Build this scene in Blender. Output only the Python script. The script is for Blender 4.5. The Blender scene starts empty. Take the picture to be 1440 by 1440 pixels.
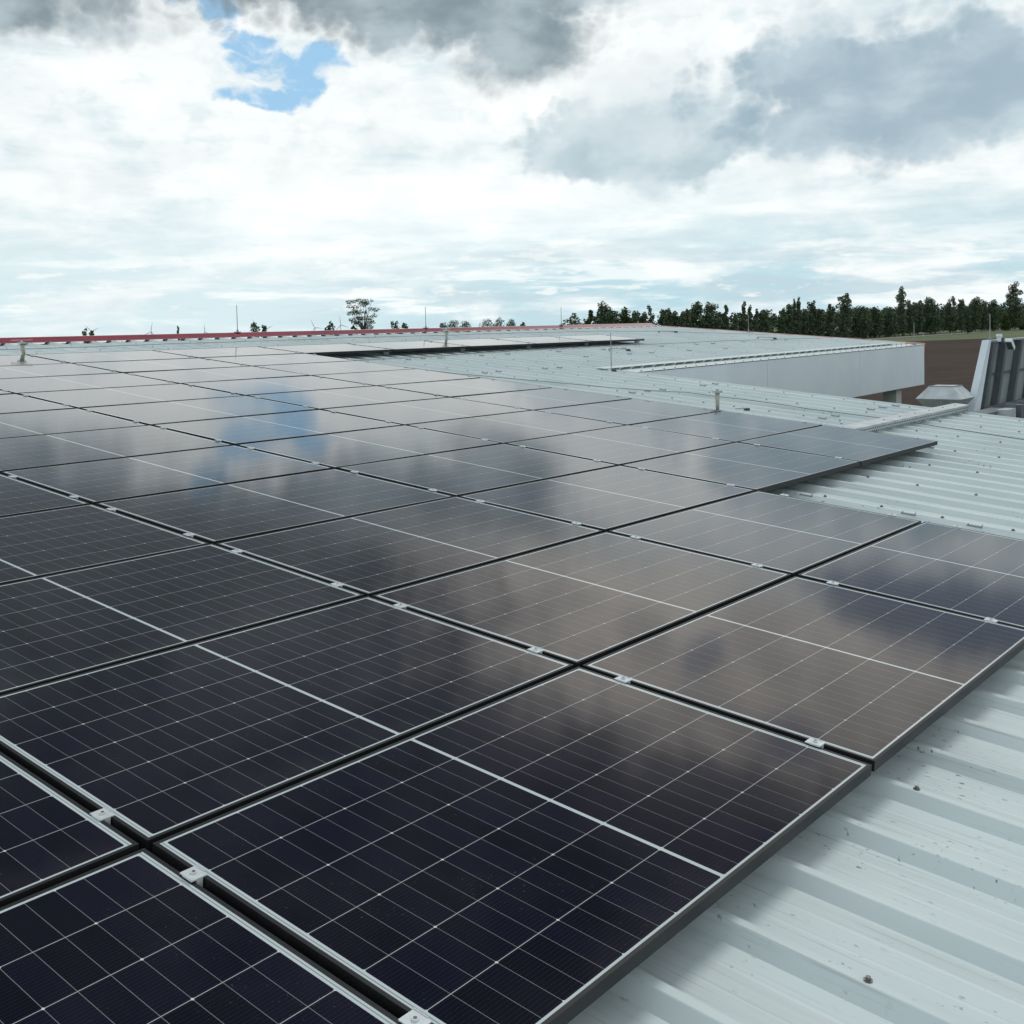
import bpy, math, random
import numpy as np
from mathutils import Matrix, Vector

random.seed(7)
sc = bpy.context.scene
COL = sc.collection
R = math.radians

# ------------------------------------------------------------------ camera
cam_d = bpy.data.cameras.new("camera")
cam = bpy.data.objects.new("camera", cam_d)
COL.objects.link(cam)
sc.camera = cam
_r = ((0.64104, -0.76717, -0.02294), (-0.05417, -0.01541, -0.99841), (0.7656, 0.64126, -0.05143))
m3 = Matrix(((_r[0][0], -_r[1][0], -_r[2][0]),
             (_r[0][1], -_r[1][1], -_r[2][1]),
             (_r[0][2], -_r[1][2], -_r[2][2])))
EYE = Vector((-1.48314, -2.47413, 1.27422))
cam.matrix_world = Matrix.Translation(EYE) @ m3.to_4x4()
cam_d.sensor_width = 36.0
cam_d.sensor_fit = 'HORIZONTAL'
cam_d.lens = 36.0 * 1563.41 / 1440.0
cam_d.shift_y = -0.125
cam_d.clip_start = 0.05
cam_d.clip_end = 30000.0

# ------------------------------------------------------------------ node helpers
class S:
    """a node socket (or number) with arithmetic"""
    def __init__(s, nt, v): s.nt, s.v = nt, v
    def _m(s, op, *a):
        n = s.nt.nodes.new("ShaderNodeMath"); n.operation = op
        for i, x in enumerate((s,) + a):
            x = x.v if isinstance(x, S) else x
            if isinstance(x, (int, float)): n.inputs[i].default_value = x
            else: s.nt.links.new(x, n.inputs[i])
        return S(s.nt, n.outputs[0])
    def __add__(s, o): return s._m('ADD', o)
    __radd__ = __add__
    def __sub__(s, o): return s._m('SUBTRACT', o)
    def __rsub__(s, o): return S(s.nt, o)._m('SUBTRACT', s)
    def __mul__(s, o): return s._m('MULTIPLY', o)
    __rmul__ = __mul__
    def __truediv__(s, o): return s._m('DIVIDE', o)
    def abs(s): return s._m('ABSOLUTE')
    def fract(s): return s._m('FRACT')
    def lt(s, o): return s._m('LESS_THAN', o)
    def gt(s, o): return s._m('GREATER_THAN', o)
    def max(s, o): return s._m('MAXIMUM', o)
    def min(s, o): return s._m('MINIMUM', o)
    def sqrt(s): return s._m('SQRT')
    def pow(s, o): return s._m('POWER', o)
    def clamp(s): return s.max(0.0).min(1.0)
    def smooth(s, a, b):
        n = s.nt.nodes.new("ShaderNodeMapRange"); n.interpolation_type = 'SMOOTHSTEP'
        s.nt.links.new(s.v, n.inputs[0])
        n.inputs[1].default_value = a; n.inputs[2].default_value = b
        n.inputs[3].default_value = 0; n.inputs[4].default_value = 1
        return S(s.nt, n.outputs[0])

def mixc(nt, f, a, b):
    n = nt.nodes.new("ShaderNodeMix"); n.data_type = 'RGBA'
    for idx, x in ((0, f), (6, a), (7, b)):
        x = x.v if isinstance(x, S) else x
        if isinstance(x, (tuple, list)): n.inputs[idx].default_value = (*x[:3], 1)
        elif isinstance(x, (int, float)): n.inputs[idx].default_value = x
        else: nt.links.new(x, n.inputs[idx])
    return S(nt, n.outputs[2])

def noise(nt, vec, scale=1.0, detail=4.0, rough=0.55, dist=0.0):
    n = nt.nodes.new("ShaderNodeTexNoise")
    if vec is not None: nt.links.new(vec.v if isinstance(vec, S) else vec, n.inputs["Vector"])
    n.inputs["Scale"].default_value = scale; n.inputs["Detail"].default_value = detail
    n.inputs["Roughness"].default_value = rough; n.inputs["Distortion"].default_value = dist
    return S(nt, n.outputs["Fac"])

def vmul(nt, vec, k):
    n = nt.nodes.new("ShaderNodeVectorMath"); n.operation = 'MULTIPLY'
    nt.links.new(vec.v if isinstance(vec, S) else vec, n.inputs[0]); n.inputs[1].default_value = k
    return S(nt, n.outputs[0])

def comb(nt, x, y, z):
    n = nt.nodes.new("ShaderNodeCombineXYZ")
    for i, a in enumerate((x, y, z)):
        a = a.v if isinstance(a, S) else a
        if isinstance(a, (int, float)): n.inputs[i].default_value = a
        else: nt.links.new(a, n.inputs[i])
    return S(nt, n.outputs[0])

def sep(nt, vec):
    n = nt.nodes.new("ShaderNodeSeparateXYZ"); nt.links.new(vec.v if isinstance(vec, S) else vec, n.inputs[0])
    return [S(nt, n.outputs[i]) for i in range(3)]

# ------------------------------------------------------------------ world: broken cloud deck
SUN_EL, SUN_AZ = 58.0, 78.0        # azimuth clockwise from +Y
w = bpy.data.worlds.new("World"); sc.world = w; w.use_nodes = True
nt = w.node_tree; nt.nodes.clear()
out = nt.nodes.new("ShaderNodeOutputWorld"); bg = nt.nodes.new("ShaderNodeBackground")
nt.links.new(bg.outputs[0], out.inputs[0]); bg.inputs[1].default_value = 0.1
sky = nt.nodes.new("ShaderNodeTexSky"); sky.sky_type = 'NISHITA'; sky.sun_disc = False
sky.sun_elevation = R(SUN_EL); sky.sun_rotation = R(SUN_AZ); sky.altitude = 200
tc = nt.nodes.new("ShaderNodeTexCoord")
d = S(nt, tc.outputs["Generated"])
dx, dy, dz = sep(nt, d)
A = dx._m('ARCTAN2', dy) * (180 / math.pi) - 50.5           # degrees right of the view heading
E = dz._m('ARCSINE') * (180 / math.pi)                       # elevation, degrees
P = comb(nt, A * 0.10, E * 0.10, 0.0)
Pw = comb(nt, A * 0.050, E * 0.19, 3.1)                      # stretched sideways: stratus
n_big = noise(nt, P, 1.1, 3, 0.6)
n_wx = noise(nt, comb(nt, A * 0.1, E * 0.12, 7.7), 2.0, 5, 0.60)
n_wy = noise(nt, comb(nt, A * 0.1, E * 0.12, 12.3), 2.0, 5, 0.60)
n_str = noise(nt, Pw, 2.6, 6, 0.6, 0.3)
n_str2 = noise(nt, comb(nt, A * 0.035, E * 0.30, 15.0), 3.2, 5, 0.55, 0.2)
n_fine = noise(nt, comb(nt, A * 0.1, E * 0.17, 4.4), 3.6, 6, 0.58, 0.3)
n_soft = noise(nt, comb(nt, A * 0.1, E * 0.15, 8.4), 2.4, 4, 0.52, 0.2)

def puffs(scale, off):
    v = nt.nodes.new("ShaderNodeTexVoronoi"); v.feature = 'F1'; v.voronoi_dimensions = '2D'
    nt.links.new(comb(nt, A * 0.1 + (n_wx - 0.5) * 0.25 + off, E * 0.125 + (n_wy - 0.5) * 0.25 + off, 0.0).v, v.inputs["Vector"])
    v.inputs["Scale"].default_value = scale
    return S(nt, v.outputs["Distance"])._m('POWER', 1.5)
billow = puffs(3.4, 1.0) * 0.62 + puffs(8.0, 5.0) * 0.38 + puffs(19.0, 9.0) * 0.22      # rounded cauliflower heads
Aw = A + (n_wx - 0.5) * 6.0
Ew = E + (n_wy - 0.5) * 3.6

def blob(cx, cy, rx, ry, soft=0.45, bil=0.0):
    a = (Aw - cx) / rx; e = (Ew - cy) / ry
    r = (a * a + e * e).sqrt()
    if bil: r = r + (billow - 0.42) * bil
    return 1.0 - r.smooth(1 - soft, 1 + soft)

C10 = lambda r, g, b: (r * 10, g * 10, b * 10)
WHITE = C10(1.07, 1.085, 1.075)
# bright veil of high cloud, mottled
veil = mixc(nt, n_str.smooth(0.30, 0.62), C10(0.68, 0.81, 0.85), C10(0.96, 1.00, 1.00))
veil = mixc(nt, n_fine.smooth(0.45, 0.68) * 0.45, veil, WHITE)
veil = mixc(nt, n_soft.smooth(0.50, 0.68) * 0.35, veil, C10(0.72, 0.80, 0.82))
veil = mixc(nt, blob(-1, 5.2, 12, 2.2, 0.9) * 0.55, veil, C10(1.16, 1.17, 1.15))
veil = mixc(nt, blob(-15, 11.5, 9, 3.0, 0.5, 0.8) * (1.0 - billow.smooth(0.30, 0.62)) * 0.6, veil, C10(1.02, 1.035, 1.03))
# pale blue gaps between bands of stratus near the horizon, bluer on the right
low = 1.0 - E.smooth(0.8, 7.4)
right = A.smooth(-16, 8) * 0.8 + 0.2
gap = n_str.smooth(0.42, 0.64)
lowcol = mixc(nt, right, C10(0.76, 0.90, 0.93), C10(0.50, 0.72, 0.80))
c = mixc(nt, (low * (1.0 - gap * 0.85)).clamp(), veil, lowcol)
c = mixc(nt, low * (1.0 - n_str2.smooth(0.36, 0.47)) * 0.75, c, C10(1.05, 1.08, 1.07))
# grey-blue undersides of the far bands
c = mixc(nt, low * n_str2.smooth(0.49, 0.60) * right * 0.75, c, C10(0.54, 0.69, 0.76))
# little fair-weather cumulus above the horizon
n_cu = noise(nt, comb(nt, A * 0.075, E * 0.36, 21.0), 5.2, 5, 0.55)
band = E.smooth(0.8, 1.3) * (1.0 - E.smooth(3.0, 4.8))
cu = ((n_cu - (billow - 0.42) * 0.16).smooth(0.555, 0.66) * band)
c = mixc(nt, cu * 0.65, c, mixc(nt, billow.smooth(0.3, 0.6), C10(1.0, 1.01, 0.99), C10(0.80, 0.87, 0.88)))
# blue hole
sk = S(nt, sky.outputs[0])
hole = blob(-11.4, 13.3, 2.7, 0.75, 0.25, 0.9).max(blob(-10.3, 12.9, 1.1, 1.25, 0.25, 0.9)).max(blob(-12.6, 11.8, 2.3, 0.5, 0.3, 0.9)).max(blob(-15.4, 15.8, 1.3, 1.0, 0.35, 0.8)).max(blob(-13.6, 14.3, 1.5, 0.5, 0.35, 0.8))
hole = hole.clamp()
blue = mixc(nt, 0.25, C10(0.36, 0.65, 0.92), sk)
c = mixc(nt, hole * (1.0 - n_fine.smooth(0.46, 0.64) * 0.75), c, blue)
# heavy cumulus: sunlit shoulders first, then the grey bases
rim = (1.0 - billow.smooth(0.28, 0.58))
c = mixc(nt, blob(9.0, 11.6, 9.0, 3.6, 0.35, 0.9) * (rim * 0.6 + 0.25), c, WHITE)
c = mixc(nt, blob(20.0, 14.5, 10.0, 3.2, 0.6, 0.6) * (n_soft.smooth(0.4, 0.6) * 0.5 + 0.15), c, C10(0.62, 0.72, 0.77))
c = mixc(nt, blob(7.0, 9.0, 6.0, 2.0, 0.28, 0.9) * 0.88, c, mixc(nt, n_soft.smooth(0.35, 0.65), C10(0.42, 0.56, 0.63), C10(0.66, 0.765, 0.81)))
c = mixc(nt, blob(6.8, 11.0, 3.4, 2.0, 0.5, 0.8) * 0.55, c, C10(0.66, 0.76, 0.80))
c = mixc(nt, blob(18.8, 10.8, 8.8, 3.1, 0.26, 0.75) * 0.95, c, mixc(nt, n_soft.smooth(0.35, 0.68), C10(0.35, 0.475, 0.555), C10(0.54, 0.655, 0.725)))
dk = mixc(nt, n_soft.smooth(0.34, 0.66), C10(0.21, 0.28, 0.32), C10(0.44, 0.53, 0.58))
g1 = blob(-24.5, 16.4, 8.0, 2.4, 0.40, 0.7)
g2 = blob(-3.2, 16.2, 8.0, 2.0, 0.32, 0.8).max(blob(0.6, 14.4, 3.4, 2.3, 0.40, 0.6)).max(blob(-9.0, 17.2, 8, 1.5, 0.35, 0.6))
c = mixc(nt, g1 * 0.94, c, dk)
c = mixc(nt, g2 * 0.94, c, dk)
# the sky above the picture: big dark cloud ahead, lighter overhead and behind
up = E.smooth(15.5, 20.0)
dark_ahead = (1.0 - (A.abs()).smooth(40, 70)) * (1.0 - E.smooth(48, 64))
hi = mixc(nt, A.smooth(-8, 8), mixc(nt, n_big.smooth(0.36, 0.62), C10(0.12, 0.145, 0.16), C10(0.24, 0.27, 0.29)), mixc(nt, n_big.smooth(0.36, 0.62), C10(0.24, 0.25, 0.26), C10(0.40, 0.40, 0.40)))
hi = mixc(nt, E.smooth(22, 33), hi, mixc(nt, n_big.smooth(0.36, 0.62), C10(0.045, 0.055, 0.085), C10(0.10, 0.11, 0.14)))
ovl = mixc(nt, n_big.smooth(0.35, 0.65), C10(0.98, 1.05, 1.08), C10(1.30, 1.32, 1.32))
ovh = mixc(nt, n_big.smooth(0.35, 0.65), C10(0.46, 0.52, 0.55), C10(0.66, 0.71, 0.73))
over = mixc(nt, E.smooth(20, 55), ovl, ovh)
hi = mixc(nt, dark_ahead, over, hi)
bright = blob(14.0, 20.6, 14.0, 5.2, 0.38, 0.7).max(blob(0.0, 17.8, 5.0, 2.0, 0.6, 0.6) * 0.5)
hi = mixc(nt, bright * 0.95, hi, mixc(nt, n_soft.smooth(0.38, 0.60), C10(0.82, 0.79, 0.745), C10(1.15, 1.09, 1.01)))
hi = mixc(nt, blob(12.2, 21.2, 1.4, 0.8, 0.6, 1.0) * 0.6, hi, C10(0.20, 0.27, 0.42))
hi = mixc(nt, blob(18.0, 24.6, 1.8, 0.9, 0.6, 1.0) * 0.6, hi, C10(0.20, 0.25, 0.38))
c = mixc(nt, up, c, hi)
c = mixc(nt, blob(23.8, 17.0, 6.0, 1.9, 0.35, 0.6) * 0.88, c, C10(0.17, 0.23, 0.33))
c = mixc(nt, blob(-21.0, 19.2, 11.0, 3.4, 0.35, 0.5) * 0.85, c, C10(0.17, 0.205, 0.22))
# below the horizon
c = mixc(nt, E.smooth(-0.6, -0.1), C10(0.25, 0.27, 0.24), c)
nt.links.new(c.v, bg.inputs[0])

# ------------------------------------------------------------------ sun behind thin cloud
sd = bpy.data.lights.new("sun", 'SUN'); sd.energy = 1.25; sd.angle = R(18); sd.color = (1.0, 0.96, 0.90)
sun = bpy.data.objects.new("sun", sd); COL.objects.link(sun)
sv = Vector((math.sin(R(SUN_AZ)) * math.cos(R(SUN_EL)), math.cos(R(SUN_AZ)) * math.cos(R(SUN_EL)), math.sin(R(SUN_EL))))
sun.rotation_euler = sv.to_track_quat('Z', 'Y').to_euler()
sun.location = (0, 0, 40)

sc.view_settings.view_transform = 'Standard'; sc.view_settings.look = 'None'
sc.view_settings.gamma = 1.0; sc.view_settings.exposure = 0.0
sc.view_settings.use_curve_mapping = False
sc.cycles.max_bounces = 5
w.cycles.sampling_method = 'MANUAL'; w.cycles.sample_map_resolution = 512
sc.cycles.use_denoising = True

# ------------------------------------------------------------------ materials
def mat(name):
    m = bpy.data.materials.new(name); m.use_nodes = True
    t = m.node_tree; b = t.nodes["Principled BSDF"]
    return m, t, b

def setc(t, b, col):
    if isinstance(col, S): t.links.new(col.v, b.inputs["Base Color"])
    else: b.inputs["Base Color"].default_value = (*col, 1)

def ocoord(t, kind="Object"):
    n = t.nodes.new("ShaderNodeTexCoord"); return S(t, n.outputs[kind])

def geopos(t):
    n = t.nodes.new("ShaderNodeNewGeometry"); return S(t, n.outputs["Position"])

def bump(t, b, h, strength, dist):
    n = t.nodes.new("ShaderNodeBump"); n.inputs["Strength"].default_value = strength
    n.inputs["Distance"].default_value = dist
    t.links.new(h.v, n.inputs["Height"]); t.links.new(n.outputs[0], b.inputs["Normal"])

def simple(name, col, rough=0.5, metal=0.0, var=0.12, scale=6.0, spec=0.5):
    m, t, b = mat(name)
    n = noise(t, geopos(t), scale, 5, 0.6)
    setc(t, b, mixc(t, n.smooth(0.3, 0.7), tuple(x * (1 - var) for x in col), tuple(min(1, x * (1 + var)) for x in col)))
    b.inputs["Roughness"].default_value = rough; b.inputs["Metallic"].default_value = metal
    b.inputs["Specular IOR Level"].default_value = spec
    return m

# painted profiled roof sheet
def roof_mat():
    m, t, b = mat("painted_steel_sheet")
    p = geopos(t); x, y, z = sep(t, p)
    streak = noise(t, comb(t, x * 9.0, y * 0.55, 0.0), 1.0, 6, 0.62)
    cloud = noise(t, p, 0.9, 4, 0.5)
    base = mixc(t, cloud.smooth(0.3, 0.7), (0.475, 0.560, 0.580), (0.535, 0.615, 0.630))
    base = mixc(t, streak.smooth(0.47, 0.70) * 0.36, base, (0.36, 0.41, 0.41))
    # thin scratches and rain lines along the slope
    sl = noise(t, comb(t, x * 70.0, y * 1.2, 3.0), 1.0, 3, 0.6)
    base = mixc(t, sl.smooth(0.58, 0.70) * 0.50, base, (0.30, 0.34, 0.34))
    # specks of dirt in loose patches
    sp = noise(t, comb(t, x * 55.0, y * 30.0, 1.0), 1.0, 2, 0.5)
    pt = noise(t, comb(t, x * 2.2, y * 1.3, 9.0), 1.0, 3, 0.6)
    base = mixc(t, sp.smooth(0.64, 0.70) * pt.smooth(0.48, 0.62) * 0.85, base, (0.10, 0.11, 0.10))
    rust = noise(t, comb(t, x * 1.7, y * 1.1, 5.0), 1.0, 4, 0.6)
    base = mixc(t, rust.smooth(0.60, 0.74) * 0.30, base, (0.42, 0.40, 0.32))
    setc(t, b, base)
    b.inputs["Roughness"].default_value = 0.46
    b.inputs["Specular IOR Level"].default_value = 0.45
    bump(t, b, cloud, 0.06, 0.02)
    return m
M_ROOF = roof_mat()
M_WHITE = simple("white_painted_panel", (0.68, 0.77, 0.83), 0.5, 0, 0.04, 1.2)
M_TRIM = simple("pale_flashing", (0.52, 0.60, 0.61), 0.42, 0, 0.06, 2.0)
M_RED = simple("red_ridge_paint", (0.25, 0.034, 0.050), 0.26, 0, 0.15, 1.5)
M_RED.node_tree.nodes["Principled BSDF"].inputs["Coat Weight"].default_value = 1.0
M_RED.node_tree.nodes["Principled BSDF"].inputs["Coat Roughness"].default_value = 0.14
M_PINK = simple("faded_red_trim", (0.52, 0.30, 0.28), 0.42, 0, 0.1, 2.0)
M_SCREW = simple("screw_steel", (0.16, 0.16, 0.16), 0.45, 0.6, 0.2, 90)
M_GALV = simple("galvanised_steel", (0.44, 0.49, 0.51), 0.42, 0.55, 0.16, 5.0)
M_GALVD = simple("dull_galvanised_steel", (0.26, 0.30, 0.32), 0.5, 0.45, 0.18, 3.0)
M_ALU = simple("aluminium", (0.58, 0.63, 0.65), 0.40, 0.25, 0.06, 40)
M_BLACKF = simple("black_anodised_frame", (0.011, 0.012, 0.014), 0.45, 0.0, 0.15, 20, 0.3)
M_CABLE = simple("round_wire", (0.13, 0.13, 0.125), 0.5, 0.4, 0.15, 30)
M_ROD = simple("rod_steel", (0.30, 0.31, 0.30), 0.4, 0.6, 0.1, 20)
M_PLAST = simple("dark_plastic", (0.05, 0.05, 0.05), 0.6, 0, 0.2, 20)
M_PIPE = simple("grey_post", (0.36, 0.36, 0.33), 0.55, 0.1, 0.15, 12)
M_PANELGREY = simple("grey_cladding_sheet", (0.25, 0.29, 0.285), 0.55, 0, 0.16, 1.6)
M_POST = simple("dark_steel_post", (0.115, 0.135, 0.15), 0.5, 0.3, 0.15, 4)
M_CONC = simple("wall_plaster", (0.48, 0.49, 0.49), 0.8, 0, 0.08, 1.0)
M_MEMB = simple("roof_membrane", (0.06, 0.07, 0.075), 0.7, 0, 0.2, 1.5)

def tray_mat():
    m, t, b = mat("perforated_tray")
    p = ocoord(t); x, y, z = sep(t, p)                # local: x along the tray, z up
    fx = ((x / 0.05).fract() - 0.5).abs().lt(0.28)
    r1 = (z - 0.052).abs().lt(0.0085); r2 = (z - 0.024).abs().lt(0.0085)
    fx2 = ((x / 0.05 + 0.5).fract() - 0.5).abs().lt(0.28)
    holes = (fx * r1).max(fx2 * r2) * y.lt(-0.060)
    base = mixc(t, noise(t, p, 4, 4), (0.40, 0.45, 0.46), (0.48, 0.53, 0.54))
    setc(t, b, mixc(t, holes, base, (0.015, 0.017, 0.018)))
    b.inputs["Roughness"].default_value = 0.45; b.inputs["Metallic"].default_value = 0.25
    return m
M_TRAY = tray_mat()

PL, PWD = 1.7965, 1.1310            # panel length, width
HX, HY, LIP = PL / 2, PWD / 2, 0.011

def cell_mat():
    m, t, b = mat("solar_cell_glass")
    p = ocoord(t); x, y, z = sep(t, p)
    oi = t.nodes.new("ShaderNodeObjectInfo"); rnd = S(t, oi.outputs["Random"])
    cy = (HY - LIP - 0.0075) / 3.0                    # column pitch
    ye = cy * 3
    x0, xe = 0.0065, HX - LIP - 0.0165
    cx = (xe - x0) / 12
    ax = x.abs(); ay = y.abs()
    fy = ((y / cy + 0.5).fract() - 0.5).abs() * cy
    xx = (ax - x0) / cx
    fx = ((xx + 0.5).fract() - 0.5).abs() * cx
    fx3 = ((xx / 3.0 + 0.5).fract() - 0.5).abs() * (cx * 3)
    inside = ax.gt(x0) * ax.lt(xe) * ay.lt(ye)
    wires = ((y / (cy / 16)).fract() - 0.5).abs().lt(0.030)
    cellv = noise(t, comb(t, (xx - 0.5)._m('ROUND'), (y / cy)._m('FLOOR'), rnd * 50.0), 3.3, 1)
    cell = mixc(t, cellv.smooth(0.35, 0.65), (0.0032, 0.0036, 0.0085), (0.0055, 0.0058, 0.0150))
    cell = mixc(t, wires * 0.30, cell, (0.075, 0.075, 0.078))
    # dust and dried drops on the glass
    dn = noise(t, comb(t, x + rnd * 37.0, y, rnd * 11.0), 120.0, 2, 0.5)
    dp = noise(t, comb(t, x + rnd * 17.0, y, rnd * 5.0), 2.6, 4, 0.6)
    cell = mixc(t, dn.smooth(0.70, 0.76) * dp.smooth(0.40, 0.66) * 0.42, cell, (0.16, 0.16, 0.15))
    cell = mixc(t, dp.smooth(0.45, 0.8) * 0.010, cell, (0.5, 0.5, 0.47))
    cell = mixc(t, (y * -1.0).smooth(0.40, 0.556) * dp.smooth(0.3, 0.7) * 0.018, cell, (0.5, 0.48, 0.44))
    fine = fx.lt(0.0007)
    lines = fy.lt(0.0011)
    dia = (fx3 + fy).lt(0.0048)
    col = mixc(t, fine * 0.60, cell, (0.30, 0.32, 0.32))
    col = mixc(t, lines * 0.85, col, (0.42, 0.45, 0.45))
    col = mixc(t, dia, col, (0.55, 0.58, 0.58))
    white = mixc(t, (ax - (xe + 0.0085)).abs().lt(0.0016), (0.47, 0.54, 0.56), (0.22, 0.27, 0.30))
    col = mixc(t, inside, white, col)
    setc(t, b, col)
    rg = noise(t, comb(t, x + rnd * 20.0, y, 0.0), 1.8, 4, 0.6)
    b.inputs["Roughness"].default_value = 0.11
    t.links.new((rg * 0.05 + 0.045).v, b.inputs["Roughness"])
    b.inputs["IOR"].default_value = 1.47
    b.inputs["Specular Tint"].default_value = (1.0, 0.965, 0.915, 1)
    return m
M_CELL = cell_mat()

def leaf_mat(name, a, bcol, c3):
    m, t, b = mat(name)
    p = geopos(t)
    n = noise(t, p, 0.55, 3, 0.6); n2 = noise(t, p, 2.5, 2, 0.6)
    col = mixc(t, n.smooth(0.35, 0.65), a, bcol)
    col = mixc(t, n2.smooth(0.55, 0.75) * 0.6, col, c3)
    setc(t, b, col); b.inputs["Roughness"].default_value = 0.6
    b.inputs["Specular IOR Level"].default_value = 0.25
    return m
M_LEAF_DARK = leaf_mat("dark_foliage", (0.044, 0.078, 0.044), (0.080, 0.118, 0.056), (0.12, 0.16, 0.09))
M_LEAF_GREY = leaf_mat("poplar_foliage", (0.055, 0.090, 0.054), (0.10, 0.135, 0.082), (0.16, 0.19, 0.135))
M_LEAF_OLIVE = leaf_mat("olive_foliage", (0.036, 0.062, 0.024), (0.064, 0.090, 0.032), (0.095, 0.120, 0.055))
M_LEAF_RUSSET = leaf_mat("russet_foliage", (0.060, 0.080, 0.040), (0.10, 0.11, 0.055), (0.15, 0.13, 0.08))
M_BARK = simple("bark", (0.055, 0.048, 0.040), 0.9, 0, 0.3, 3)

# ------------------------------------------------------------------ mesh helpers
class MB:
    def __init__(s): s.v, s.f = [], []
    def add(s, vs, fs):
        o = len(s.v); s.v += [tuple(x) for x in vs]; s.f += [tuple(i + o for i in f) for f in fs]
        return s
    def box(s, x0, x1, y0, y1, z0, z1, M=None):
        vs = [(x0, y0, z0), (x1, y0, z0), (x1, y1, z0), (x0, y1, z0), (x0, y0, z1), (x1, y0, z1), (x1, y1, z1), (x0, y1, z1)]
        if M: vs = [M(v) for v in vs]
        return s.add(vs, [(0, 3, 2, 1), (4, 5, 6, 7), (0, 1, 5, 4), (1, 2, 6, 5), (2, 3, 7, 6), (3, 0, 4, 7)])
    def prism(s, poly, dvec):
        n = len(poly); d = Vector(dvec)
        vs = [Vector(p) for p in poly] + [Vector(p) + d for p in poly]
        return s.add(vs, [tuple(range(n))[::-1], tuple(range(n, 2 * n))] + [(i, (i + 1) % n, n + (i + 1) % n, n + i) for i in range(n)])
    def tube(s, pts, rad, n=8, caps=True):
        pts = [Vector(p) for p in pts]
        rads = rad if isinstance(rad, (list, tuple)) else [rad] * len(pts)
        o = len(s.v); k = len(pts)
        for i, p in enumerate(pts):
            t = (pts[min(i + 1, k - 1)] - pts[max(i - 1, 0)])
            t = t.normalized() if t.length > 1e-9 else Vector((0, 0, 1))
            a = t.cross(Vector((0, 0, 1)) if abs(t.z) < 0.9 else Vector((1, 0, 0))).normalized(); b = t.cross(a)
            for j in range(n):
                th = 2 * math.pi * j / n
                s.v.append(tuple(p + (a * math.cos(th) + b * math.sin(th)) * rads[i]))
        for i in range(k - 1):
            for j in range(n):
                s.f.append((o + i * n + j, o + i * n + (j + 1) % n, o + (i + 1) * n + (j + 1) % n, o + (i + 1) * n + j))
        if caps:
            s.f.append(tuple(o + j for j in range(n))[::-1]); s.f.append(tuple(o + (k - 1) * n + j for j in range(n)))
        return s
    def mesh(s, name, m):
        me = bpy.data.meshes.new(name); me.from_pydata(s.v, [], s.f); me.update()
        if m: me.materials.append(m)
        return me

WM = {}                                                     # object name -> world matrix
def link(name, data, parent=None, M=None):
    o = bpy.data.objects.new(name, data); COL.objects.link(o)
    M = M or Matrix.Identity(4)
    o.matrix_basis = M
    if parent is not None:
        o.parent = parent; WM[o.name] = WM[parent.name] @ M
    else: WM[o.name] = M.copy()
    return o

def part(name, mb, m, parent, smooth=False):
    """mesh given in WORLD coordinates, hung under parent"""
    me = mb.mesh(name, m)
    inv = WM[parent.name].inverted()
    me.transform(inv)
    if smooth: me.shade_smooth()
    return link(name, me, parent)

def lpart(name, mb, m, parent, loc=None, smooth=False):
    """mesh given in the parent's own coordinates"""
    me = mb.mesh(name, m)
    if smooth: me.shade_smooth()
    return link(name, me, parent, Matrix.Translation(loc) if loc else None)

def tag(o, label=None, cat=None, group=None, kind=None):
    if label: o["label"] = label
    if cat: o["category"] = cat
    if group: o["group"] = group
    if kind: o["kind"] = kind
    return o

def thing(name, label, cat, loc=(0, 0, 0), rot=None, group=None):
    M = Matrix.Translation(loc)
    if rot: M = M @ rot
    return tag(link(name, None, None, M), label, cat, group)

def solo(name, mb, m, loc, label, cat, group=None, smooth=False):
    """one-mesh thing; mesh in world coordinates, origin moved to loc"""
    me = mb.mesh(name, m); me.transform(Matrix.Translation(-Vector(loc)))
    if smooth: me.shade_smooth()
    return tag(link(name, me, None, Matrix.Translation(loc)), label, cat, group)

# ------------------------------------------------------------------ roof frame: u along the ridge, v up the slope, w off the panels' top plane
SL = R(5.2795); CS, SN = math.cos(SL), math.sin(SL)
def RF(p): return Vector((p[0], p[1] * CS - p[2] * SN, p[1] * SN + p[2] * CS))
TILT = Matrix.Rotation(SL, 4, 'X')
GZ = -5.5                                                   # ground level
PU, PV = 1.82022, 1.154
RIB0, RIBP = 0.565, 0.3475
W_TOP, W_PAN = -0.100, -0.140

ORD = ["zeroth", "first", "second", "third", "fourth", "fifth", "sixth", "seventh", "eighth", "ninth", "tenth", "eleventh", "twelfth",
       "thirteenth", "fourteenth", "fifteenth", "sixteenth", "seventeenth", "eighteenth", "nineteenth", "twentieth"]
def ordn(n):
    if n <= 20: return ORD[n]
    tens = {2: "twenty", 3: "thirty", 4: "forty"}[n // 10]
    return (tens + "-" + ORD[n % 10]) if n % 10 else {3: "thirtieth", 4: "fortieth"}[n // 10]

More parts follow.
